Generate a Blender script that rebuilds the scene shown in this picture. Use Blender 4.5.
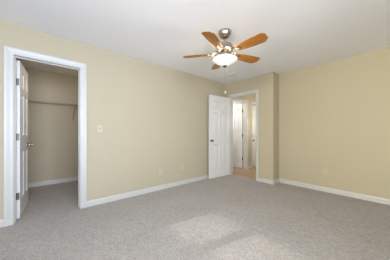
import bpy, bmesh, math, random
from mathutils import Vector, Matrix

for o in list(bpy.data.objects):
    bpy.data.objects.remove(o, do_unlink=True)
S = bpy.context.scene
COL = S.collection
PI = math.pi
R = math.radians

# ------------------------------------------------------------------ camera
cam_d = bpy.data.cameras.new('camera')
cam_d.sensor_width = 36.0
cam_d.lens = 175.19 / 390 * 36.0
cam_d.shift_y = 3.7 / 390
cam_d.clip_start = 0.02
cam = bpy.data.objects.new('camera', cam_d)
COL.objects.link(cam)
cam.location = (3.05, 0.0, 1.099)
cam.rotation_euler = (PI / 2, 0, R(49.19))
S.camera = cam

# ------------------------------------------------------------------ world, sun, daylight, exposure
w = bpy.data.worlds.new('sky')
S.world = w
w.use_nodes = True
bg = w.node_tree.nodes['Background']
bg.inputs['Color'].default_value = (0.72, 0.85, 1.0, 1)
bg.inputs['Strength'].default_value = 1.0

def lamp(name, kind, loc, energy, color=(1, 1, 1), direction=None, **kw):
    d = bpy.data.lights.new(name, kind)
    d.energy = energy
    d.color = color
    for k, v in kw.items():
        setattr(d, k, v)
    o = bpy.data.objects.new(name, d)
    COL.objects.link(o)
    o.location = loc
    if direction:
        o.rotation_euler = Vector(direction).to_track_quat('-Z', 'Y').to_euler()
    return o

lamp('sun', 'SUN', (0.8, -5, 3), 1.6, (1.0, 0.95, 0.88), (0.19, 1.0, -0.313), angle=R(0.8))
# daylight at the small window and at two windows added to brighten
lamp('daylight_small_window', 'AREA', (1.2, -2.40, 1.55), 5, (1.0, 0.98, 0.95), (0, 1, 0.0),
     shape='RECTANGLE', size=1.3, size_y=1.15)
lamp('fill_large_window', 'AREA', (3.3, -2.40, 1.45), 62, (1.0, 0.98, 0.83), (0, 1, 0.0),
     shape='RECTANGLE', size=1.9, size_y=1.5, spread=R(100))
lamp('fill_right_window', 'AREA', (4.80, 0.1, 1.42), 52, (0.76, 0.853, 1.0), (-1, 0, 0.0),
     shape='RECTANGLE', size=2.4, size_y=1.45, spread=R(100))
lamp('closet_fill', 'POINT', (-0.36, 0.66, 1.98), 4.6, (1.0, 0.86, 0.66), shadow_soft_size=0.06)  # added point light without a fixture, brightens the closet and its door
lamp('hall_fill', 'POINT', (0.80, 5.1, 1.50), 12, (1.0, 0.95, 0.86), shadow_soft_size=0.25)  # added unseen point light, lifts the dark hall and door heads
lamp('side_room_fill', 'POINT', (-0.9, 4.2, 1.9), 11, (1.0, 0.96, 0.90), shadow_soft_size=0.2)  # bodiless light added to brighten the side room

S.view_settings.view_transform = 'Standard'
S.view_settings.look = 'None'
S.view_settings.gamma = 1.0
S.view_settings.use_curve_mapping = False
S.view_settings.exposure = 0.88

# ------------------------------------------------------------------ materials
def mat(name, color, rough=0.5, metal=0.0, bump=None, noise=None, spec=0.5, **kw):
    m = bpy.data.materials.new(name)
    m.use_nodes = True
    nt = m.node_tree
    b = nt.nodes['Principled BSDF']
    b.inputs['Base Color'].default_value = (*color, 1)
    b.inputs['Roughness'].default_value = rough
    b.inputs['Metallic'].default_value = metal
    b.inputs['Specular IOR Level'].default_value = spec
    tc = nt.nodes.new('ShaderNodeTexCoord')
    if noise:                                    # (scale, amount, detail)
        n = nt.nodes.new('ShaderNodeTexNoise')
        n.inputs['Scale'].default_value = noise[0]
        n.inputs['Detail'].default_value = noise[2] if len(noise) > 2 else 3
        nt.links.new(tc.outputs['Object'], n.inputs['Vector'])
        r = nt.nodes.new('ShaderNodeValToRGB')
        a = noise[1]
        r.color_ramp.elements[0].position = 0.3
        r.color_ramp.elements[1].position = 0.7
        r.color_ramp.elements[0].color = (*[c * (1 - a) for c in color], 1)
        r.color_ramp.elements[1].color = (*[min(1, c * (1 + a)) for c in color], 1)
        nt.links.new(n.outputs['Fac'], r.inputs['Fac'])
        nt.links.new(r.outputs['Color'], b.inputs['Base Color'])
    if bump:                                     # (scale, strength, distance)
        n2 = nt.nodes.new('ShaderNodeTexNoise')
        n2.inputs['Scale'].default_value = bump[0]
        n2.inputs['Detail'].default_value = 4
        nt.links.new(tc.outputs['Object'], n2.inputs['Vector'])
        bp = nt.nodes.new('ShaderNodeBump')
        bp.inputs['Strength'].default_value = bump[1]
        bp.inputs['Distance'].default_value = bump[2]
        nt.links.new(n2.outputs['Fac'], bp.inputs['Height'])
        nt.links.new(bp.outputs['Normal'], b.inputs['Normal'])
    for k, v in kw.items():
        b.inputs[k].default_value = v
    return m

M = {}
M['wall'] = mat('wall_paint', (0.503, 0.442, 0.327), 0.75, bump=(140, 0.08, 0.002), noise=(1.5, 0.012), spec=0.2)
M['white_wall'] = mat('white_wall_paint', (0.78, 0.77, 0.74), 0.8, bump=(140, 0.08, 0.002), spec=0.2)
M['ceiling'] = mat('ceiling_paint', (0.90, 0.905, 0.95), 0.9, bump=(90, 0.25, 0.004), spec=0.1)
M['trim'] = mat('white_trim_paint', (0.585, 0.58, 0.565), 0.38, bump=(60, 0.02, 0.001))
M['door'] = mat('white_door_paint', (0.73, 0.73, 0.735), 0.42, bump=(60, 0.02, 0.001))
M['plate'] = mat('ivory_plastic', (0.53, 0.48, 0.39), 0.35, bump=(50, 0.01, 0.001))
M['white_plastic'] = mat('white_plastic', (0.72, 0.72, 0.70), 0.4, bump=(50, 0.01, 0.001))
M['detector'] = mat('greyish_white_plastic', (0.60, 0.60, 0.58), 0.5, bump=(50, 0.01, 0.001))  # greyer than the other white plastic
M['dark'] = mat('dark_slot_and_shadow', (0.05, 0.045, 0.04), 0.6, noise=(30, 0.2))  # outlet slots, and the shadow painted behind the switch toggle
M['nickel'] = mat('brushed_nickel', (0.43, 0.39, 0.335), 0.24, 1.0, noise=(40, 0.06), bump=(200, 0.03, 0.001))
M['steel'] = mat('satin_steel', (0.17, 0.155, 0.14), 0.42, 0.7, noise=(60, 0.08))
M['bronze'] = mat('dark_bronze', (0.07, 0.06, 0.05), 0.45, 0.5, noise=(60, 0.1))
M['wire'] = mat('shaded_wire', (0.36, 0.30, 0.22), 0.4, noise=(20, 0.03))  # wire toned dark, shade put into its colour
M['bracket'] = mat('shaded_bracket', (0.26, 0.20, 0.14), 0.45, noise=(20, 0.03))  # brace darkened to look like pale wire in shadow
M['fabric'] = mat('window_shade_fabric', (0.85, 0.83, 0.78), 0.9, bump=(600, 0.1, 0.001))

def carpet():
    m = bpy.data.materials.new('carpet_pile')
    m.use_nodes = True
    nt = m.node_tree
    b = nt.nodes['Principled BSDF']
    b.inputs['Roughness'].default_value = 0.95
    b.inputs['Specular IOR Level'].default_value = 0.05
    b.inputs['Sheen Weight'].default_value = 0.15
    b.inputs['Sheen Roughness'].default_value = 0.6
    tc = nt.nodes.new('ShaderNodeTexCoord')
    def nz(scale, det, rough=0.6):
        n = nt.nodes.new('ShaderNodeTexNoise')
        n.inputs['Scale'].default_value = scale
        n.inputs['Detail'].default_value = det
        n.inputs['Roughness'].default_value = rough
        nt.links.new(tc.outputs['Object'], n.inputs['Vector'])
        return n
    fine = nz(75, 5, 0.75)
    mid = nz(16, 4, 0.7)
    big = nz(2.2, 3)
    r = nt.nodes.new('ShaderNodeValToRGB')
    r.color_ramp.elements[0].position = 0.30
    r.color_ramp.elements[1].position = 0.70
    r.color_ramp.elements[0].color = (0.185, 0.169, 0.157, 1)
    r.color_ramp.elements[1].color = (0.635, 0.592, 0.56, 1)
    nt.links.new(fine.outputs['Fac'], r.inputs['Fac'])
    def mul(src, fac_node, lo, hi):
        mr = nt.nodes.new('ShaderNodeMapRange')
        mr.inputs['From Min'].default_value = 0.3
        mr.inputs['From Max'].default_value = 0.7
        mr.inputs['To Min'].default_value = lo
        mr.inputs['To Max'].default_value = hi
        nt.links.new(fac_node.outputs['Fac'], mr.inputs['Value'])
        x = nt.nodes.new('ShaderNodeVectorMath')
        x.operation = 'SCALE'
        nt.links.new(src, x.inputs[0])
        nt.links.new(mr.outputs['Result'], x.inputs['Scale'])
        return x.outputs['Vector']
    c = mul(r.outputs['Color'], mid, 0.86, 1.13)
    c = mul(c, big, 0.95, 1.05)
    nt.links.new(c, b.inputs['Base Color'])
    bp = nt.nodes.new('ShaderNodeBump')
    bp.inputs['Strength'].default_value = 0.7
    bp.inputs['Distance'].default_value = 0.012
    nt.links.new(fine.outputs['Fac'], bp.inputs['Height'])
    bp2 = nt.nodes.new('ShaderNodeBump')
    bp2.inputs['Strength'].default_value = 0.35
    bp2.inputs['Distance'].default_value = 0.03
    nt.links.new(mid.outputs['Fac'], bp2.inputs['Height'])
    nt.links.new(bp.outputs['Normal'], bp2.inputs['Normal'])
    nt.links.new(bp2.outputs['Normal'], b.inputs['Normal'])
    return m
M['carpet'] = carpet()

def wood(name, c0, c1, axis_scale, rough, planks=None):
    m = bpy.data.materials.new(name)
    m.use_nodes = True
    nt = m.node_tree
    b = nt.nodes['Principled BSDF']
    b.inputs['Roughness'].default_value = rough
    tc = nt.nodes.new('ShaderNodeTexCoord')
    mp = nt.nodes.new('ShaderNodeMapping')
    mp.inputs['Scale'].default_value = axis_scale
    nt.links.new(tc.outputs['Object'], mp.inputs['Vector'])
    n = nt.nodes.new('ShaderNodeTexNoise')
    n.inputs['Scale'].default_value = 1.0
    n.inputs['Detail'].default_value = 6
    n.inputs['Distortion'].default_value = 0.6
    nt.links.new(mp.outputs['Vector'], n.inputs['Vector'])
    r = nt.nodes.new('ShaderNodeValToRGB')
    r.color_ramp.elements[0].position = 0.32
    r.color_ramp.elements[1].position = 0.68
    r.color_ramp.elements[0].color = (*c0, 1)
    r.color_ramp.elements[1].color = (*c1, 1)
    nt.links.new(n.outputs['Fac'], r.inputs['Fac'])
    out = r.outputs['Color']
    if planks:
        bk = nt.nodes.new('ShaderNodeTexBrick')
        bk.inputs['Scale'].default_value = 1.0
        bk.inputs['Brick Width'].default_value = planks[0]
        bk.inputs['Row Height'].default_value = planks[1]
        bk.inputs['Mortar Size'].default_value = 0.003
        bk.inputs['Color1'].default_value = (1, 1, 1, 1)
        bk.inputs['Color2'].default_value = (0.72, 0.72, 0.72, 1)
        bk.inputs['Mortar'].default_value = (0.4, 0.35, 0.3, 1)
        nt.links.new(tc.outputs['Object'], bk.inputs['Vector'])
        mx = nt.nodes.new('ShaderNodeMixRGB')
        mx.blend_type = 'MULTIPLY'
        mx.inputs['Fac'].default_value = 1.0
        nt.links.new(out, mx.inputs['Color1'])
        nt.links.new(bk.outputs['Color'], mx.inputs['Color2'])
        out = mx.outputs['Color']
    nt.links.new(out, b.inputs['Base Color'])
    return m
M['blade'] = wood('oak_fan_blade', (0.23, 0.082, 0.011), (0.50, 0.20, 0.026), (6, 60, 60), 0.35)
M['hallwood'] = wood('hall_wood_floor', (0.38, 0.245, 0.135), (0.56, 0.39, 0.235), (3, 40, 40), 0.35, (0.9, 0.12))

def glass_pane():
    m = bpy.data.materials.new('window_glass')
    m.use_nodes = True
    nt = m.node_tree
    nt.nodes.remove(nt.nodes['Principled BSDF'])
    out = nt.nodes['Material Output']
    t = nt.nodes.new('ShaderNodeBsdfTransparent')
    g = nt.nodes.new('ShaderNodeBsdfGlossy')
    g.inputs['Roughness'].default_value = 0.02
    lw = nt.nodes.new('ShaderNodeLayerWeight')
    lw.inputs['Blend'].default_value = 0.5
    pw = nt.nodes.new('ShaderNodeMath')
    pw.operation = 'POWER'
    pw.inputs[1].default_value = 5.0
    nt.links.new(lw.outputs['Facing'], pw.inputs[0])
    f = nt.nodes.new('ShaderNodeMath')
    f.operation = 'MULTIPLY_ADD'
    f.inputs[1].default_value = 0.9
    f.inputs[2].default_value = 0.03
    nt.links.new(pw.outputs[0], f.inputs[0])
    mx = nt.nodes.new('ShaderNodeMixShader')
    nt.links.new(f.outputs[0], mx.inputs[0])
    nt.links.new(t.outputs[0], mx.inputs[1])
    nt.links.new(g.outputs[0], mx.inputs[2])
    nt.links.new(mx.outputs[0], out.inputs[0])
    return m
M['glass'] = glass_pane()

def translucent(name, col, emit=0.0, emit_col=(1, 1, 1), trans=0.5):
    m = bpy.data.materials.new(name)
    m.use_nodes = True
    nt = m.node_tree
    b = nt.nodes['Principled BSDF']
    b.inputs['Base Color'].default_value = (*col, 1)
    b.inputs['Roughness'].default_value = 0.35
    b.inputs['Emission Color'].default_value = (*emit_col, 1)
    b.inputs['Emission Strength'].default_value = emit
    t = nt.nodes.new('ShaderNodeBsdfTranslucent')
    t.inputs['Color'].default_value = (*col, 1)
    n = nt.nodes.new('ShaderNodeTexNoise')
    n.inputs['Scale'].default_value = 30
    bp = nt.nodes.new('ShaderNodeBump')
    bp.inputs['Strength'].default_value = 0.03
    nt.links.new(n.outputs['Fac'], bp.inputs['Height'])
    nt.links.new(bp.outputs['Normal'], b.inputs['Normal'])
    mx = nt.nodes.new('ShaderNodeMixShader')
    mx.inputs[0].default_value = trans
    nt.links.new(b.outputs[0], mx.inputs[1])
    nt.links.new(t.outputs[0], mx.inputs[2])
    nt.links.new(mx.outputs[0], nt.nodes['Material Output'].inputs[0])
    return m
M['bowl'] = translucent('frosted_glass_lit', (0.92, 0.90, 0.86), 0.17, (1.0, 0.97, 0.93), 0.012)
M['shade'] = translucent('shade_fabric', (0.88, 0.86, 0.80), 0.0, trans=0.6)

# ------------------------------------------------------------------ mesh helpers
def box(bm, x0, y0, z0, x1, y1, z1, bev=0.0):
    v = [bm.verts.new(p) for p in ((x0, y0, z0), (x1, y0, z0), (x1, y1, z0), (x0, y1, z0),
                                   (x0, y0, z1), (x1, y0, z1), (x1, y1, z1), (x0, y1, z1))]
    fs = [bm.faces.new([v[i] for i in q]) for q in ((3, 2, 1, 0), (4, 5, 6, 7), (0, 1, 5, 4),
                                                    (1, 2, 6, 5), (2, 3, 7, 6), (3, 0, 4, 7))]
    if bev:
        es = list({e for f in fs for e in f.edges})
        bmesh.ops.bevel(bm, geom=es, offset=bev, segments=2, affect='EDGES', profile=0.6)

def tube(bm, pts, r, n=8, close=False):
    pts = [Vector(p) for p in pts]
    rings = []
    N = len(pts)
    prev = None
    for i, p in enumerate(pts):
        if close:
            t = (pts[(i + 1) % N] - pts[i - 1]).normalized()
        else:
            t = (pts[min(i + 1, N - 1)] - pts[max(i - 1, 0)]).normalized()
        if prev is None:
            a = t.orthogonal().normalized()
        else:
            a = (prev - t * prev.dot(t))
            a = a.normalized() if a.length > 1e-6 else t.orthogonal().normalized()
        prev = a
        bb = t.cross(a)
        rr = r[i] if isinstance(r, (list, tuple)) else r
        rings.append([bm.verts.new(p + (a * math.cos(2 * PI * k / n) + bb * math.sin(2 * PI * k / n)) * rr) for k in range(n)])
    m = N if close else N - 1
    for i in range(m):
        A, B = rings[i], rings[(i + 1) % N]
        for k in range(n):
            bm.faces.new((A[k], A[(k + 1) % n], B[(k + 1) % n], B[k]))
    if not close:
        bm.faces.new(rings[0][::-1])
        bm.faces.new(rings[-1])

def lathe(bm, prof, n=40, mtx=None):
    """prof: (radius, height) list revolved about Z."""
    rings = []
    for r, z in prof:
        if r < 1e-6:
            rings.append([bm.verts.new((0, 0, z))])
        else:
            rings.append([bm.verts.new((r * math.cos(2 * PI * k / n), r * math.sin(2 * PI * k / n), z)) for k in range(n)])
    for A, B in zip(rings, rings[1:]):
        for k in range(n):
            a0, a1 = A[k % len(A)], A[(k + 1) % len(A)]
            b0, b1 = B[k % len(B)], B[(k + 1) % len(B)]
            f = [a0]
            for q in (a1, b1, b0):
                if q not in f:
                    f.append(q)
            if len(f) > 2:
                bm.faces.new(f)
    if mtx:
        vs = [v for ring in rings for v in ring]
        bmesh.ops.transform(bm, matrix=mtx, verts=vs)

def obj(name, bm, m, parent=None, smooth=False, label=None):
    bmesh.ops.recalc_face_normals(bm, faces=bm.faces)
    me = bpy.data.meshes.new(name)
    bm.to_mesh(me)
    bm.free()
    me.materials.append(M[m] if isinstance(m, str) else m)
    if smooth:
        for p in me.polygons:
            p.use_smooth = True
        me.set_sharp_from_angle(angle=R(40))
    o = bpy.data.objects.new(name, me)
    COL.objects.link(o)
    if parent:
        o.parent = parent
    if label:
        o['label'] = label
    return o

def tag(o, label, cat, group=None, kind=None):
    o['label'] = label
    o['category'] = cat
    if group:
        o['group'] = group
    if kind:
        o['kind'] = kind
    return o

def empty(name, loc, rz=0.0):
    o = bpy.data.objects.new(name, None)
    COL.objects.link(o)
    o.empty_display_size = 0.1
    o.location = loc
    o.rotation_euler = (0, 0, rz)
    return o

def struct(name, boxes, m, label, cat, bev=0.0):
    bm = bmesh.new()
    for b in boxes:
        box(bm, *b, bev=bev)
    return tag(obj(name, bm, m), label, cat, kind='structure')

# ------------------------------------------------------------------ dimensions
H = 2.44
XR, YF = 4.60, -2.20           # right and front (behind the camera) walls
YE = 3.752                     # entry wall face
YW = 4.04                      # far wall face
XB = 1.29                      # corner of the entry wall
CY0, CY1 = -0.293, 0.420       # closet opening along the left wall
DX0, DX1 = 0.125, 0.904        # entry opening along the entry wall
DH = 2.076                     # head of the openings
CB = -1.88                     # closet back wall
CYA, CYB = -0.72, 1.50         # closet side walls
HY = 6.30                      # hall end
SY0, SY1 = 3.97, 4.753         # side room doorway in the hall
EY0, EY1 = 5.047, 5.90        # hall outside door
T = 0.12

# ------------------------------------------------------------------ floor, ceiling
struct('floor', [(0, YF, -0.06, XR, YE, 0), (XB, YE, -0.06, XR, YW, 0), (DX0, YE, -0.06, DX1, 3.835, 0),
                 (-T, CY0, -0.06, 0, CY1, 0), (CB, CYA, -0.06, -T, CYB, 0)], 'carpet',
       'grey beige cut pile carpet covering the bedroom and the closet', 'carpet')
struct('floor_hall', [(-1.6, 3.86, -0.06, 1.18, HY, -0.004), (DX0, 3.835, -0.06, DX1, 3.86, -0.004)], 'hallwood',
       'light brown wood plank floor in the hall beyond the open door', 'floor')
struct('ceiling', [(-2.0, YF - T, H, XR + T, HY + T, H + 0.1)], 'ceiling',
       'flat white painted ceiling over the whole room', 'ceiling')

# ------------------------------------------------------------------ walls
struct('wall_left', [(-T, YF, 0, 0, CY0, H), (-T, CY1, 0, 0, YE, H), (-T, CY0, DH, 0, CY1, H)], 'wall',
       'long beige wall on the left with the closet doorway', 'wall')
struct('wall_back', [(XB, YW, 0, XR, YW + T, H)], 'wall',
       'beige yellow far wall at the right with one low outlet', 'wall')
struct('wall_entry', [(0, YE, 0, DX0, YE + 0.11, H), (DX1, YE, 0, XB, YE + 0.11, H), (DX0, YE, DH, DX1, YE + 0.11, H),
                      (1.18, YE + 0.11, 0, XB, HY, H)], 'wall',
       'short beige wall around the bedroom doorway, stepping forward of the far wall', 'wall')
WX0, WX1, WZ0, WZ1 = 0.54, 1.85, 0.98, 2.12
VX0, VX1, VZ0, VZ1 = 2.40, 4.20, 0.70, 2.15
struct('wall_front', [(-T, YF - T, 0, WX0, YF, H), (WX1, YF - T, 0, VX0, YF, H), (VX1, YF - T, 0, XR + T, YF, H),
                      (VX0, YF - T, 0, VX1, YF, VZ0), (VX0, YF - T, VZ1, VX1, YF, H),
                      (WX0, YF - T, 0, WX1, YF, WZ0), (WX0, YF - T, WZ1, WX1, YF, H)], 'wall',
       'beige wall behind the viewer with a shaded window and an added large one', 'wall')
RY0, RY1, RZ0, RZ1 = -1.1, 1.3, 0.7, 2.15
struct('wall_right', [(XR, YF, 0, XR + T, RY0, H), (XR, RY1, 0, XR + T, YW + T, H),
                      (XR, RY0, 0, XR + T, RY1, RZ0), (XR, RY0, RZ1, XR + T, RY1, H)], 'wall',
       'beige wall to the right of the viewer with an added wide window', 'wall')
struct('wall_closet_back', [(CB - T, CYA - T, 0, CB, CYB + T, H)], 'wall', 'beige back wall inside the closet', 'wall')
struct('wall_closet_left', [(CB, CYA - T, 0, -T, CYA, H)], 'wall', 'beige side wall inside the closet behind its door', 'wall')
struct('wall_closet_right', [(CB, CYB, 0, -T, CYB + T, H)], 'wall', 'beige side wall at the right end of the closet', 'wall')
struct('wall_hall_left', [(-T, YE, 0, 0, SY0, H), (-T, SY1, 0, 0, EY0, H), (-T, EY1, 0, 0, HY, H),
                          (-T, SY0, DH, 0, SY1, H), (-T, EY0, DH, 0, EY1, H)], 'wall',
       'beige hall wall with two white doors seen through the bedroom doorway', 'wall')
struct('wall_hall_end', [(-1.6, HY, 0, XB, HY + T, H)], 'wall', 'beige wall at the far end of the hall', 'wall')
struct('wall_side_room', [(-1.72, 3.74, 0, -1.6, HY, H), (-1.6, 3.74, 0, -T, 3.86, H), (-1.6, 5.3, 0, -T, 5.4, H)], 'white_wall',
       'white walls of the room off the hall', 'wall')

# ------------------------------------------------------------------ casings and jambs
CP = [(0.004, 0.0), (0.004, 0.010), (0.010, 0.012), (0.034, 0.012), (0.044, 0.015), (0.060, 0.019), (0.080, 0.019),
      (0.084, 0.015), (0.084, 0.0)]

def casing_bm(bm, s0, s1, head, to3, prof=CP, wl=None):
    """A mitred casing round an opening; to3(s, z, t) places a point (t = off the wall)."""
    cols = []
    for wd, th in prof:
        wl_ = min(wd, wl) if wl else wd
        cols.append([bm.verts.new(to3(*p, th)) for p in ((s0 - wl_, 0), (s0 - wl_, head + wd), (s1 + wd, head + wd), (s1 + wd, 0))])
    n = len(cols)
    for i in range(n - 1):
        for k in range(3):
            bm.faces.new((cols[i][k], cols[i + 1][k], cols[i + 1][k + 1], cols[i][k + 1]))
    for k in range(3):
        bm.faces.new((cols[-1][k], cols[0][k], cols[0][k + 1], cols[-1][k + 1]))
    bm.faces.new([c[0] for c in cols])
    bm.faces.new([c[3] for c in cols][::-1])

J = 0.018
# closet: the jamb boards line the opening, the stop sits towards the room
bm = bmesh.new()
casing_bm(bm, CY0 + J, CY1 - J, DH - J, lambda s, z, t: (t, s, z))
tr = tag(obj('trim_1', bm, 'trim'), 'white moulded casing around the closet doorway', 'door casing', kind='structure')
bm = bmesh.new()
box(bm, -T - 0.002, CY0 - 0.001, 0, 0.001, CY0 + J, DH)
box(bm, -T - 0.002, CY1 - J, 0, 0.001, CY1 + 0.001, DH)
box(bm, -T - 0.002, CY0 + J, DH - J, 0.001, CY1 - J, DH + 0.001)
obj('jamb', bm, 'trim', tr)
bm = bmesh.new()
box(bm, -0.076, CY0 + J, 0, -0.046, CY0 + J + 0.011, DH - J)
box(bm, -0.076, CY1 - J - 0.011, 0, -0.046, CY1 - J, DH - J)
box(bm, -0.076, CY0 + J + 0.011, DH - J - 0.011, -0.046, CY1 - J - 0.011, DH - J)
obj('door_stop', bm, 'trim', tr)

# entry doorway
bm = bmesh.new()
casing_bm(bm, DX0 + J, DX1 - J, DH - J, lambda s, z, t: (s, YE - t, z), [(a * 0.78, b) for a, b in CP])
tr = tag(obj('trim_2', bm, 'trim'), 'white casing around the bedroom doorway to the hall', 'door casing', kind='structure')
bm = bmesh.new()
y0, y1 = YE - 0.001, YE + 0.112
box(bm, DX0 - 0.001, y0, 0, DX0 + J, y1, DH)
box(bm, DX1 - J, y0, 0, DX1 + 0.001, y1, DH)
box(bm, DX0 + J, y0, DH - J, DX1 - J, y1, DH + 0.001)
obj('jamb', bm, 'trim', tr)
bm = bmesh.new()
box(bm, DX1 - J - 0.011, YE + 0.04, 0, DX1 - J, YE + 0.07, DH - J)
box(bm, DX0 + J, YE + 0.04, DH - J - 0.011, DX1 - J - 0.011, YE + 0.07, DH - J)
obj('door_stop', bm, 'trim', tr)

# hall: side room doorway and outside door
for nm, a, b, lb in (('trim_3', SY0, SY1, 'white casing around the hall doorway whose door stands open'),
                     ('trim_4', EY0, EY1, 'white casing around the closed door with a deadbolt in the hall')):
    bm = bmesh.new()
    casing_bm(bm, a + J, b - J, DH - J, lambda s, z, t: (t, s, z), [(q * 0.85, t) for q, t in CP])
    tr = tag(obj(nm, bm, 'trim'), lb, 'door casing', kind='structure')
    bm = bmesh.new()
    box(bm, -T - 0.002, a - 0.001, 0, 0.001, a + J, DH)
    box(bm, -T - 0.002, b - J, 0, 0.001, b + 0.001, DH)
    box(bm, -T - 0.002, a + J, DH - J, 0.001, b - J, DH + 0.001)
    obj('jamb', bm, 'trim', tr)

# ------------------------------------------------------------------ baseboards
def baseboard(name, p, q, nrm, label, h=0.088):
    """A moulded board on the wall line p-q (2-D), growing off the wall along nrm."""
    prof = [(0, 0), (0.014, 0), (0.014, h - 0.022), (0.011, h - 0.014), (0.008, h - 0.004), (0.004, h), (0, h)]
    bm = bmesh.new()
    rows = []
    for e in (p, q):
        rows.append([bm.verts.new((e[0] + nrm[0] * t, e[1] + nrm[1] * t, z)) for t, z in prof])
    n = len(prof)
    for k in range(n):
        bm.faces.new((rows[0][k], rows[0][(k + 1) % n], rows[1][(k + 1) % n], rows[1][k]))
    bm.faces.new(rows[0][::-1])
    bm.faces.new(rows[1])
    return tag(obj(name, bm, 'trim'), label, 'baseboard', kind='structure')

EC = 0.084 * 0.78
baseboard('baseboard_left', (0, CY1 + 0.084 - J), (0, YE - 0.02), (1, 0), 'long white baseboard along the left wall between closet and bedroom door')
baseboard('baseboard_left_corner', (0, YF), (0, CY0 - 0.084 + J), (1, 0), 'short white baseboard left of the closet doorway')
baseboard('baseboard_entry', (DX1 + EC - J, YE), (XB + 0.014, YE), (0, -1), 'short white baseboard right of the bedroom doorway')
baseboard('baseboard_return', (XB, YE), (XB, YW), (1, 0), 'very short white baseboard on the side of the wall corner')
baseboard('baseboard_back', (XB + 0.014, YW), (XR, YW), (0, -1), 'long white baseboard along the far wall at the right')
baseboard('baseboard_right', (XR, YF), (XR, YW), (-1, 0), 'white baseboard along the wall beside the viewer')
baseboard('baseboard_front', (0.014, YF), (XR - 0.014, YF), (0, 1), 'white baseboard along the wall behind the viewer')
baseboard('baseboard_closet', (CB, CYA), (CB, CYB), (1, 0), 'white baseboard along the back wall inside the closet')
baseboard('baseboard_hall', (0, SY1 + 0.0714 - J), (0, EY0 - 0.0714 + J), (1, 0), 'tiny white baseboard between the two hall doors')

# ------------------------------------------------------------------ windows behind the viewer
def window(name, s0, s1, z0, z1, face, to_box, units, label, shade_to=None):
    root = empty(name, (0, 0, 0))
    tag(root, label, 'window', kind='structure')
    bm = bmesh.new()
    f = 0.035
    to_box(bm, s0, z0, 0.0, s0 + f, z1, T)
    to_box(bm, s1 - f, z0, 0.0, s1, z1, T)
    to_box(bm, s0 + f, z0, 0.0, s1 - f, z0 + f, T)
    to_box(bm, s0 + f, z1 - f, 0.0, s1 - f, z1, T)
    wu = (s1 - s0 - 2 * f) / units
    for k in range(1, units):
        c = s0 + f + wu * k
        to_box(bm, c - 0.03, z0 + f, 0.02, c + 0.03, z1 - f, T - 0.01)
    obj('window_frame', bm, 'trim', root)
    for k in range(units):
        a = s0 + f + wu * k + (0.03 if k else 0)
        b = s0 + f + wu * (k + 1) - (0.03 if k < units - 1 else 0)
        zm = (z0 + z1) / 2
        for lo, hi, dep in ((z0 + f, zm + 0.018, 0.045), (zm - 0.018, z1 - f, 0.075)):
            bm = bmesh.new()
            r_ = 0.036
            to_box(bm, a, lo, dep, a + r_, hi, dep + 0.028)
            to_box(bm, b - r_, lo, dep, b, hi, dep + 0.028)
            to_box(bm, a + r_, lo, dep, b - r_, lo + r_, dep + 0.028)
            to_box(bm, a + r_, hi - r_, dep, b - r_, hi, dep + 0.028)
            sa = obj('sash', bm, 'trim', root)
            bm = bmesh.new()
            to_box(bm, a + r_, lo + r_, dep + 0.011, b - r_, hi - r_, dep + 0.015)
            obj('pane', bm, 'glass', sa)
        if shade_to:
            bm = bmesh.new()
            to_box(bm, a, shade_to, 0.020, b, z1 - f, 0.022)
            to_box(bm, a, shade_to, 0.014, b, shade_to + 0.022, 0.028)
            obj('sun_cut_shade', bm, 'shade', root)  # unseen shade added to cut off the sun patch on the floor
    bm = bmesh.new()
    to_box(bm, s0 - 0.09, z0 - 0.03, -0.035, s1 + 0.09, z0, 0.0)
    obj('window_sill', bm, 'trim', root)
    bm = bmesh.new()
    to_box(bm, s0 - 0.075, z0, -0.018, s0, z1 + 0.075, 0.0)
    to_box(bm, s1, z0, -0.018, s1 + 0.075, z1 + 0.075, 0.0)
    to_box(bm, s0, z1, -0.018, s1, z1 + 0.075, 0.0)
    obj('window_casing', bm, 'trim', root)
    return root

window('window_1', WX0, WX1, WZ0, WZ1, YF, lambda bm, a, z0, d0, b, z1, d1: box(bm, a, YF - d1, z0, b, YF - d0, z1), 2,
       'white double window behind the viewer with added half lowered shades', 1.25)
window('added_window_2', RY0, RY1, RZ0, RZ1, XR, lambda bm, a, z0, d0, b, z1, d1: box(bm, XR + d0, a, z0, XR + d1, b, z1), 3,
       'added wide white triple window in the wall beside the viewer')  # unseen window added to light the left wall

window('added_window_3', VX0, VX1, VZ0, VZ1, YF, lambda bm, a, z0, d0, b, z1, d1: box(bm, a, YF - d1, z0, b, YF - d0, z1), 2,
       'added large white double window behind the viewer without shades')  # unseen window added for stronger, more even light from behind

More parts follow.
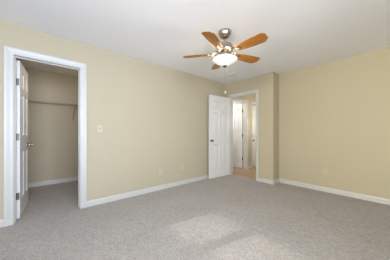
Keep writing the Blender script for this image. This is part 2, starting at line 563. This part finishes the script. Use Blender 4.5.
# ------------------------------------------------------------------ six panel doors
def door_bm(W, Hd, th=0.035):
    """Slab from x 0..W, y -th..0, z 0..Hd with six raised panels moulded on both faces."""
    bm = bmesh.new()
    st, mu = 0.112 * W / 0.75, 0.095 * W / 0.75
    pw = (W - 2 * st - mu) / 2
    xs = [0, st, st + pw, st + pw + mu, W - st, W]
    zs = [0, 0.235, 0.845, 1.065, 1.615, 1.710, 1.905, Hd]
    for side in (0, 1):
        def P(x, z, d):
            return bm.verts.new((x, -d if side == 0 else -th + d, z))
        for i in range(5):
            for k in range(7):
                x0, x1, z0, z1 = xs[i], xs[i + 1], zs[k], zs[k + 1]
                if i in (1, 3) and k in (1, 3, 5):
                    prev = None
                    for ins, d in ((0, 0), (0.003, 0.010), (0.007, 0.0155), (0.026, 0.0155), (0.050, 0.003)):
                        ring = [P(x0 + ins, z0 + ins, d), P(x1 - ins, z0 + ins, d), P(x1 - ins, z1 - ins, d), P(x0 + ins, z1 - ins, d)]
                        if prev:
                            for q in range(4):
                                bm.faces.new((prev[q], prev[(q + 1) % 4], ring[(q + 1) % 4], ring[q]))
                        prev = ring
                    bm.faces.new(prev)
                else:
                    bm.faces.new((P(x0, z0, 0), P(x1, z0, 0), P(x1, z1, 0), P(x0, z1, 0)))
    for x in (0, W):
        for k in range(7):
            bm.faces.new([bm.verts.new(p) for p in ((x, 0, zs[k]), (x, -th, zs[k]), (x, -th, zs[k + 1]), (x, 0, zs[k + 1]))])
    for z in (0, Hd):
        for i in range(5):
            bm.faces.new([bm.verts.new(p) for p in ((xs[i], 0, z), (xs[i], -th, z), (xs[i + 1], -th, z), (xs[i + 1], 0, z))])
    bmesh.ops.remove_doubles(bm, verts=bm.verts, dist=0.0002)
    return bm

KNOB = [(0.0, 0), (0.032, 0), (0.032, 0.004), (0.026, 0.010), (0.013, 0.014), (0.011, 0.030), (0.014, 0.034), (0.023, 0.040),
        (0.027, 0.049), (0.026, 0.057), (0.019, 0.064), (0.0, 0.066)]

def knob_pair(door, x, z, m, th=0.035, scale=1.0, both=True):
    for s, y in ((1, 0.0), (-1, -th)) if both else ((1, 0.0),):
        bm = bmesh.new()
        lathe(bm, [(r_ * scale, h_ * scale) for r_, h_ in KNOB], 20)
        rot = Matrix.Rotation(-PI / 2 if s > 0 else PI / 2, 4, 'X')
        bmesh.ops.transform(bm, matrix=Matrix.Translation((x, y, z)) @ rot, verts=bm.verts)
        obj('door_knob', bm, m, door, True, 'satin metal round knob')

def hinges(door, m, zs, y_pin, leaf_y):
    """Butt hinges at the x = 0 edge: the pin at y_pin, the leaf let into the edge."""
    for z in zs:
        bm = bmesh.new()
        s = 1 if y_pin > -0.01 else -1
        tube(bm, [(-0.003, y_pin, z - 0.046), (-0.003, y_pin, z + 0.046)], 0.0065, 10)
        tube(bm, [(-0.003, y_pin, z + 0.046), (-0.003, y_pin, z + 0.052)], [0.0045, 0.003], 10)
        box(bm, -0.0022, leaf_y[0], z - 0.044, 0.0004, leaf_y[1], z + 0.044)
        obj('hinge', bm, m, door, False, 'grey metal butt hinge')

def door(name, W, Hd, loc, ang, label, knob_m, hinge_m, hinge_side, zoff=0.012, hz=(0.30, 1.02, 1.80), knob_scale=1.0, knob_z=0.93):
    o = obj(name, door_bm(W, Hd), 'door')
    tag(o, label, 'door', kind='structure')
    o.location = (loc[0], loc[1], zoff)
    o.rotation_euler = (0, 0, ang)
    knob_pair(o, W - 0.062, knob_z - zoff, knob_m, scale=knob_scale)
    if hinge_side > 0:
        hinges(o, hinge_m, hz, 0.007, (-0.030, 0.006))
    else:
        hinges(o, hinge_m, hz, -0.042, (-0.041, -0.005))
    return o

# closet door, swung into the closet against the left jamb: visible face looks to +Y
door('door_1', 0.635, 2.022, (-T - 0.008, CY0 + J + 0.009, 0), R(180 - 4.2), 'white six panel closet door swung open into the closet',
     'nickel', 'steel', 1, hz=(0.285, 1.045, 1.75))
# bedroom door, open against the left wall: local x runs from the hinge to the knob edge
door('door_2', 0.735, 2.03, (DX0 + J - 0.003, YE - 0.008, 0), R(-90 - 3.4), 'white six panel bedroom door standing open against the left wall',
     'steel', 'steel', -1)
# door off the hall, open into the side room
door('door_3', 0.72, 2.03, (-T - 0.030, SY1 - J - 0.004, 0), R(180 + 1), 'white six panel door standing open in the hall with dark hinges',
     'steel', 'bronze', 1)
# closed outside door in the hall
d4 = door('door_4', EY1 - EY0 - 2 * J - 0.006, 2.03, (-0.045, EY1 - J - 0.003, 0), R(-90), 'white closed hall door with a dark knob and deadbolt above it',
          'bronze', 'bronze', -1, zoff=0.006, knob_z=0.88)
bm = bmesh.new()
lathe(bm, [(0, 0), (0.030, 0), (0.030, 0.008), (0.024, 0.018), (0.020, 0.024), (0, 0.025)], 20)
bmesh.ops.transform(bm, matrix=Matrix.Translation((EY1 - EY0 - 2 * J - 0.068, 0, 1.025)) @ Matrix.Rotation(-PI / 2, 4, 'X'), verts=bm.verts)
obj('deadbolt', bm, 'bronze', d4, True, 'dark round deadbolt')

# ------------------------------------------------------------------ ceiling fan
FX, FY = 1.56, 1.806
fan = empty('ceiling_fan', (FX, FY, H))
tag(fan, 'five blade oak ceiling fan with lit white glass bowl and nickel body', 'ceiling fan')
bm = bmesh.new()
lathe(bm, [(0, 0), (0.084, 0), (0.086, -0.006), (0.083, -0.022), (0.078, -0.038), (0.064, -0.064), (0.046, -0.082),
           (0.028, -0.091), (0.018, -0.093), (0, -0.093)], 40)
obj('canopy', bm, 'nickel', fan, True)
bm = bmesh.new()
tube(bm, [(0, 0, -0.086), (0, 0, -0.150)], 0.0125, 16)
lathe(bm, [(0.0125, -0.128), (0.024, -0.132), (0.026, -0.150), (0.0125, -0.153)], 24)
obj('downrod', bm, 'nickel', fan, True)
bm = bmesh.new()
lathe(bm, [(0, -0.148), (0.030, -0.149), (0.062, -0.156), (0.088, -0.170), (0.102, -0.190), (0.108, -0.212), (0.108, -0.236),
           (0.112, -0.240), (0.112, -0.248), (0.104, -0.254), (0.086, -0.264), (0.060, -0.268), (0, -0.268)], 48)
obj('motor_housing', bm, 'nickel', fan, True)
bm = bmesh.new()
lathe(bm, [(0, -0.268), (0.062, -0.268), (0.066, -0.274), (0.066, -0.300), (0.070, -0.318), (0.082, -0.334), (0.084, -0.344), (0, -0.344)], 40)
obj('switch_housing', bm, 'nickel', fan, True)

ZB = -0.285            # blade height
BR = 0.568

def blade_bm():
    # outline in the blade plane: x outwards, y across; angular clipped tip
    half = [(0.175, 0.040), (0.19, 0.048), (0.26, 0.059), (0.34, 0.067), (0.42, 0.072), (0.515, 0.074)]
    tip = [(BR, 0.030), (BR - 0.002, -0.046)]
    up = half
    lowr = [(x, -y) for x, y in half[:-1]] + [(0.540, -0.073)]
    out = up + tip + lowr[::-1]
    bm = bmesh.new()
    vt = [bm.verts.new((x, y, 0.003)) for x, y in out]
    vb = [bm.verts.new((x, y, -0.003)) for x, y in out]
    ft = bm.faces.new(vt)
    fb = bm.faces.new(vb[::-1])
    n = len(out)
    for i in range(n):
        bm.faces.new((vt[i], vb[i], vb[(i + 1) % n], vt[(i + 1) % n]))
    return bm

def iron_bm():
    bm = bmesh.new()
    # arm leaving the motor, sweeping out and under the blade
    for s in (-1, 1):
        pts = [(0.080, s * 0.012, 0.052), (0.100, s * 0.020, 0.048), (0.120, s * 0.034, 0.034), (0.140, s * 0.040, 0.016),
               (0.165, s * 0.034, 0.000), (0.195, s * 0.022, -0.008), (0.225, s * 0.010, -0.009)]
        tube(bm, pts, [0.010, 0.009, 0.008, 0.008, 0.008, 0.007, 0.006], 8)
        # scroll curling back between the arms
        c = Vector((0.148, s * 0.017, 0.010))
        sc = []
        for k in range(15):
            a = k / 14 * 1.7 * PI
            r_ = 0.020 * (1 - 0.55 * k / 14)
            sc.append(c + Vector((math.cos(a) * r_, s * math.sin(a) * r_, 0.004 - 0.010 * math.cos(a))))
        tube(bm, sc, 0.0055, 8)
    # flat mounting foot with three screws under the blade
    out = [(0.175, 0.020), (0.205, 0.034), (0.232, 0.030), (0.252, 0.012), (0.256, 0.0)]
    out = out + [(x, -y) for x, y in out[-2::-1]]
    vt = [bm.verts.new((x, y, -0.0035)) for x, y in out]
    vb = [bm.verts.new((x, y, -0.0085)) for x, y in out]
    bm.faces.new(vt)
    bm.faces.new(vb[::-1])
    for i in range(len(out)):
        j = (i + 1) % len(out)
        bm.faces.new((vt[i], vb[i], vb[j], vt[j]))
    for x, y in ((0.205, 0.022), (0.205, -0.022), (0.240, 0.0)):
        lathe(bm, [(0.005, -0.008), (0.005, -0.011), (0.003, -0.0125), (0, -0.0125)], 10, Matrix.Translation((x, y, 0)))
    return bm

PITCH = R(-13)
b_me = i_me = None
for k in range(5):
    if b_me is None:
        b0 = obj('blade', blade_bm(), 'blade', fan, label='honey oak wooden fan blade with a clipped tip')
        bv = b0.modifiers.new('bevel', 'BEVEL'); bv.width = 0.0018; bv.segments = 2
        i0 = obj('blade_bracket', iron_bm(), 'nickel', b0, True, 'scrolled nickel bracket')
        b_me, i_me = b0, i0
        bl = b0
    else:
        bl = b_me.copy(); COL.objects.link(bl); bl.parent = fan
        ir = i_me.copy(); COL.objects.link(ir); ir.parent = bl
    bl.rotation_mode = 'XYZ'
    bl.location = (0, 0, ZB)
    bl.rotation_euler = (Matrix.Rotation(R(2 + 72 * k), 4, 'Z') @ Matrix.Rotation(PITCH, 4, 'X')).to_euler('XYZ')

# light kit
bm = bmesh.new()
lathe(bm, [(0.152, -0.354), (0.160, -0.352), (0.165, -0.355), (0.165, -0.360), (0.160, -0.363), (0.152, -0.360), (0.152, -0.354)], 48)
for k in range(3):
    a = R(50 + 120 * k)
    tube(bm, [(math.cos(a) * r_, math.sin(a) * r_, z_) for r_, z_ in ((0.070, -0.338), (0.12, -0.345), (0.156, -0.357))], 0.004, 8)
tube(bm, [(0, 0, -0.340), (0, 0, -0.447)], 0.005, 8)
obj('bowl_ring', bm, 'nickel', fan, True)
bm = bmesh.new()
op = [(0.158, -0.360), (0.162, -0.366), (0.157, -0.373), (0.142, -0.384), (0.120, -0.399), (0.094, -0.415), (0.066, -0.430), (0.042, -0.440), (0.026, -0.444), (0.012, -0.445)]
ip = [(r_ - 0.005, z_ + 0.004) for r_, z_ in op]
lathe(bm, op + ip[::-1] + [op[0]], 56)
obj('glass_bowl', bm, 'bowl', fan, True, 'glowing frosted white glass bowl')
bm = bmesh.new()
lathe(bm, [(0, -0.442), (0.030, -0.445), (0.032, -0.452), (0.022, -0.459), (0.012, -0.465), (0.013, -0.470), (0.008, -0.475), (0, -0.476)], 24)
obj('finial', bm, 'nickel', fan, True)
for (cx, cy, z1) in ((0.000, 0.006, -0.780),):
    bm = bmesh.new()
    top = -0.472
    tube(bm, [(0.004, cy * 0.3, top), (cx, cy, top - 0.03), (cx, cy, z1)], 0.0022, 6)
    ch = obj('pull_chain', bm, 'nickel', fan)
    bm = bmesh.new()
    lathe(bm, [(0, 0), (0.004, -0.002), (0.0075, -0.014), (0.0075, -0.024), (0.003, -0.034), (0, -0.035)], 12,
          Matrix.Translation((cx, cy, z1)))
    obj('fob', bm, 'white_plastic', ch, True)
fl = lamp('fan_lamp', 'POINT', (FX - 0.025, FY + 0.02, H - 0.390), 3.4, (1.0, 0.84, 0.62), shadow_soft_size=0.03)

# ------------------------------------------------------------------ smoke detector
sd = empty('smoke_detector', (0.62, 3.206, H))
tag(sd, 'small round white smoke detector on the ceiling above the open door', 'smoke detector')
bm = bmesh.new()
lathe(bm, [(0, 0), (0.070, 0), (0.071, -0.008), (0.066, -0.012)], 40)
obj('base', bm, 'detector', sd, True)
bm = bmesh.new()
lathe(bm, [(0.064, -0.010), (0.064, -0.018), (0.058, -0.030), (0.044, -0.036), (0.040, -0.034), (0.036, -0.037), (0, -0.038)], 40)
obj('cover', bm, 'detector', sd, True)

# ------------------------------------------------------------------ switch and outlets
def plate_bm(w=0.072, h=0.117):
    """Cover plate in the local XZ plane, facing -Y."""
    bm = bmesh.new()
    box(bm, -w / 2, -0.0065, -h / 2, w / 2, 0, h / 2, bev=0.003)
    return bm

def screws(parent, zs, m='plate'):
    for z in zs:
        bm = bmesh.new()
        lathe(bm, [(0.0035, 0.0), (0.0035, 0.0012), (0.002, 0.002), (0, 0.002)], 12,
              Matrix.Translation((0, -0.0062, z)) @ Matrix.Rotation(PI / 2, 4, 'X'))
        obj('screw', bm, m, parent, True)

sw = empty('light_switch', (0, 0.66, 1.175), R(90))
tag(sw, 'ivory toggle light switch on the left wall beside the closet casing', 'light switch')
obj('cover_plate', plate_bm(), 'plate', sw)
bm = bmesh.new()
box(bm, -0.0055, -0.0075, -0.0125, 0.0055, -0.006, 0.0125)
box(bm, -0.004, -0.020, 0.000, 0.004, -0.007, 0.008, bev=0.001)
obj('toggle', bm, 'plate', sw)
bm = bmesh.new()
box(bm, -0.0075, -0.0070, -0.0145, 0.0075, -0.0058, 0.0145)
obj('toggle_shadow', bm, 'dark', sw)  # dark rectangle standing in for the toggle's shadow
screws(sw, (-0.030, 0.030))

def outlet(loc, rz, label, duplex=True):
    o = empty('wall_outlet' if duplex else 'blank_outlet_plate', loc, rz)
    tag(o, label, 'outlet' if duplex else 'wall plate')
    obj('cover_plate', plate_bm(), 'plate', o)
    if duplex:
        for s in (-1, 1):
            bm = bmesh.new()
            prof = []
            for k in range(24):
                a = 2 * PI * k / 24
                prof.append((0.0172 * math.cos(a), max(-0.0135, min(0.0135, 0.0172 * math.sin(a)))))
            z = s * 0.0195
            A = [bm.verts.new((x, -0.0060, y + z)) for x, y in prof]
            B = [bm.verts.new((x, -0.0085, y + z)) for x, y in prof]
            for k in range(24):
                bm.faces.new((A[k], A[(k + 1) % 24], B[(k + 1) % 24], B[k]))
            bm.faces.new(B)
            so = obj('socket', bm, 'plate', o)
            bm = bmesh.new()
            box(bm, -0.0075, -0.0088, z - 0.001, -0.0052, -0.0083, z + 0.008)
            box(bm, 0.0052, -0.0088, z - 0.001, 0.0075, -0.0083, z + 0.007)
            box(bm, -0.002, -0.0088, z - 0.0095, 0.002, -0.0083, z - 0.0055)
            obj('slots', bm, 'dark', so)
        screws(o, (0.0,))
    else:
        screws(o, (-0.042, 0.042))
    return o

outlet((0, 1.734, 0.352), R(90), 'ivory double outlet low on the left wall, the one nearer the closet')
outlet((0, 2.263, 0.368), R(90), 'ivory plain wall plate low on the left wall, nearest the open bedroom door', False)
outlet((2.151, YW, 0.378), 0, 'ivory double outlet low on the far wall at the right')

# ------------------------------------------------------------------ closet wire shelf
SZ = 1.742
sh = empty('wire_shelf', (CB, 0, SZ))
tag(sh, 'ventilated wire shelf with a diagonal brace on the closet back wall', 'shelf')
D = 0.305
ya, yb = CYA + 0.01, CYB - 0.01
bm = bmesh.new()
for x, z in ((0.012, 0), (0.11, -0.004), (0.21, -0.004), (D, 0), (D + 0.004, -0.024)):
    tube(bm, [(x, ya, z), (x, yb, z)], 0.0032, 6)
n = int((yb - ya) / 0.0254)
for k in range(n + 1):
    y = ya + (yb - ya) * k / n
    tube(bm, [(0.010, y, 0.003), (D, y, 0.003), (D + 0.005, y, -0.004), (D + 0.005, y, -0.025)], 0.0014, 5)
obj('wire_deck', bm, 'wire', sh)
for y in (0.52, -0.45):
    bm = bmesh.new()
    zt, zb = -0.024, -0.270
    tube(bm, [(D + 0.004, y, zt + 0.012), (D - 0.006, y, zt - 0.012), (0.012, y, zb + 0.012), (0.006, y, zb), (0.006, y, zb - 0.035)], 0.0065, 8)
    box(bm, 0, y - 0.009, zb - 0.045, 0.004, y + 0.009, zb + 0.012)
    obj('brace', bm, 'bracket', sh)
for y in (-0.5, -0.2, 0.1, 0.4, 0.7, 1.0, 1.3):
    bm = bmesh.new()
    box(bm, 0, y - 0.008, -0.012, 0.016, y + 0.008, 0.007, bev=0.002)
    obj('wall_clip', bm, 'white_plastic', sh)
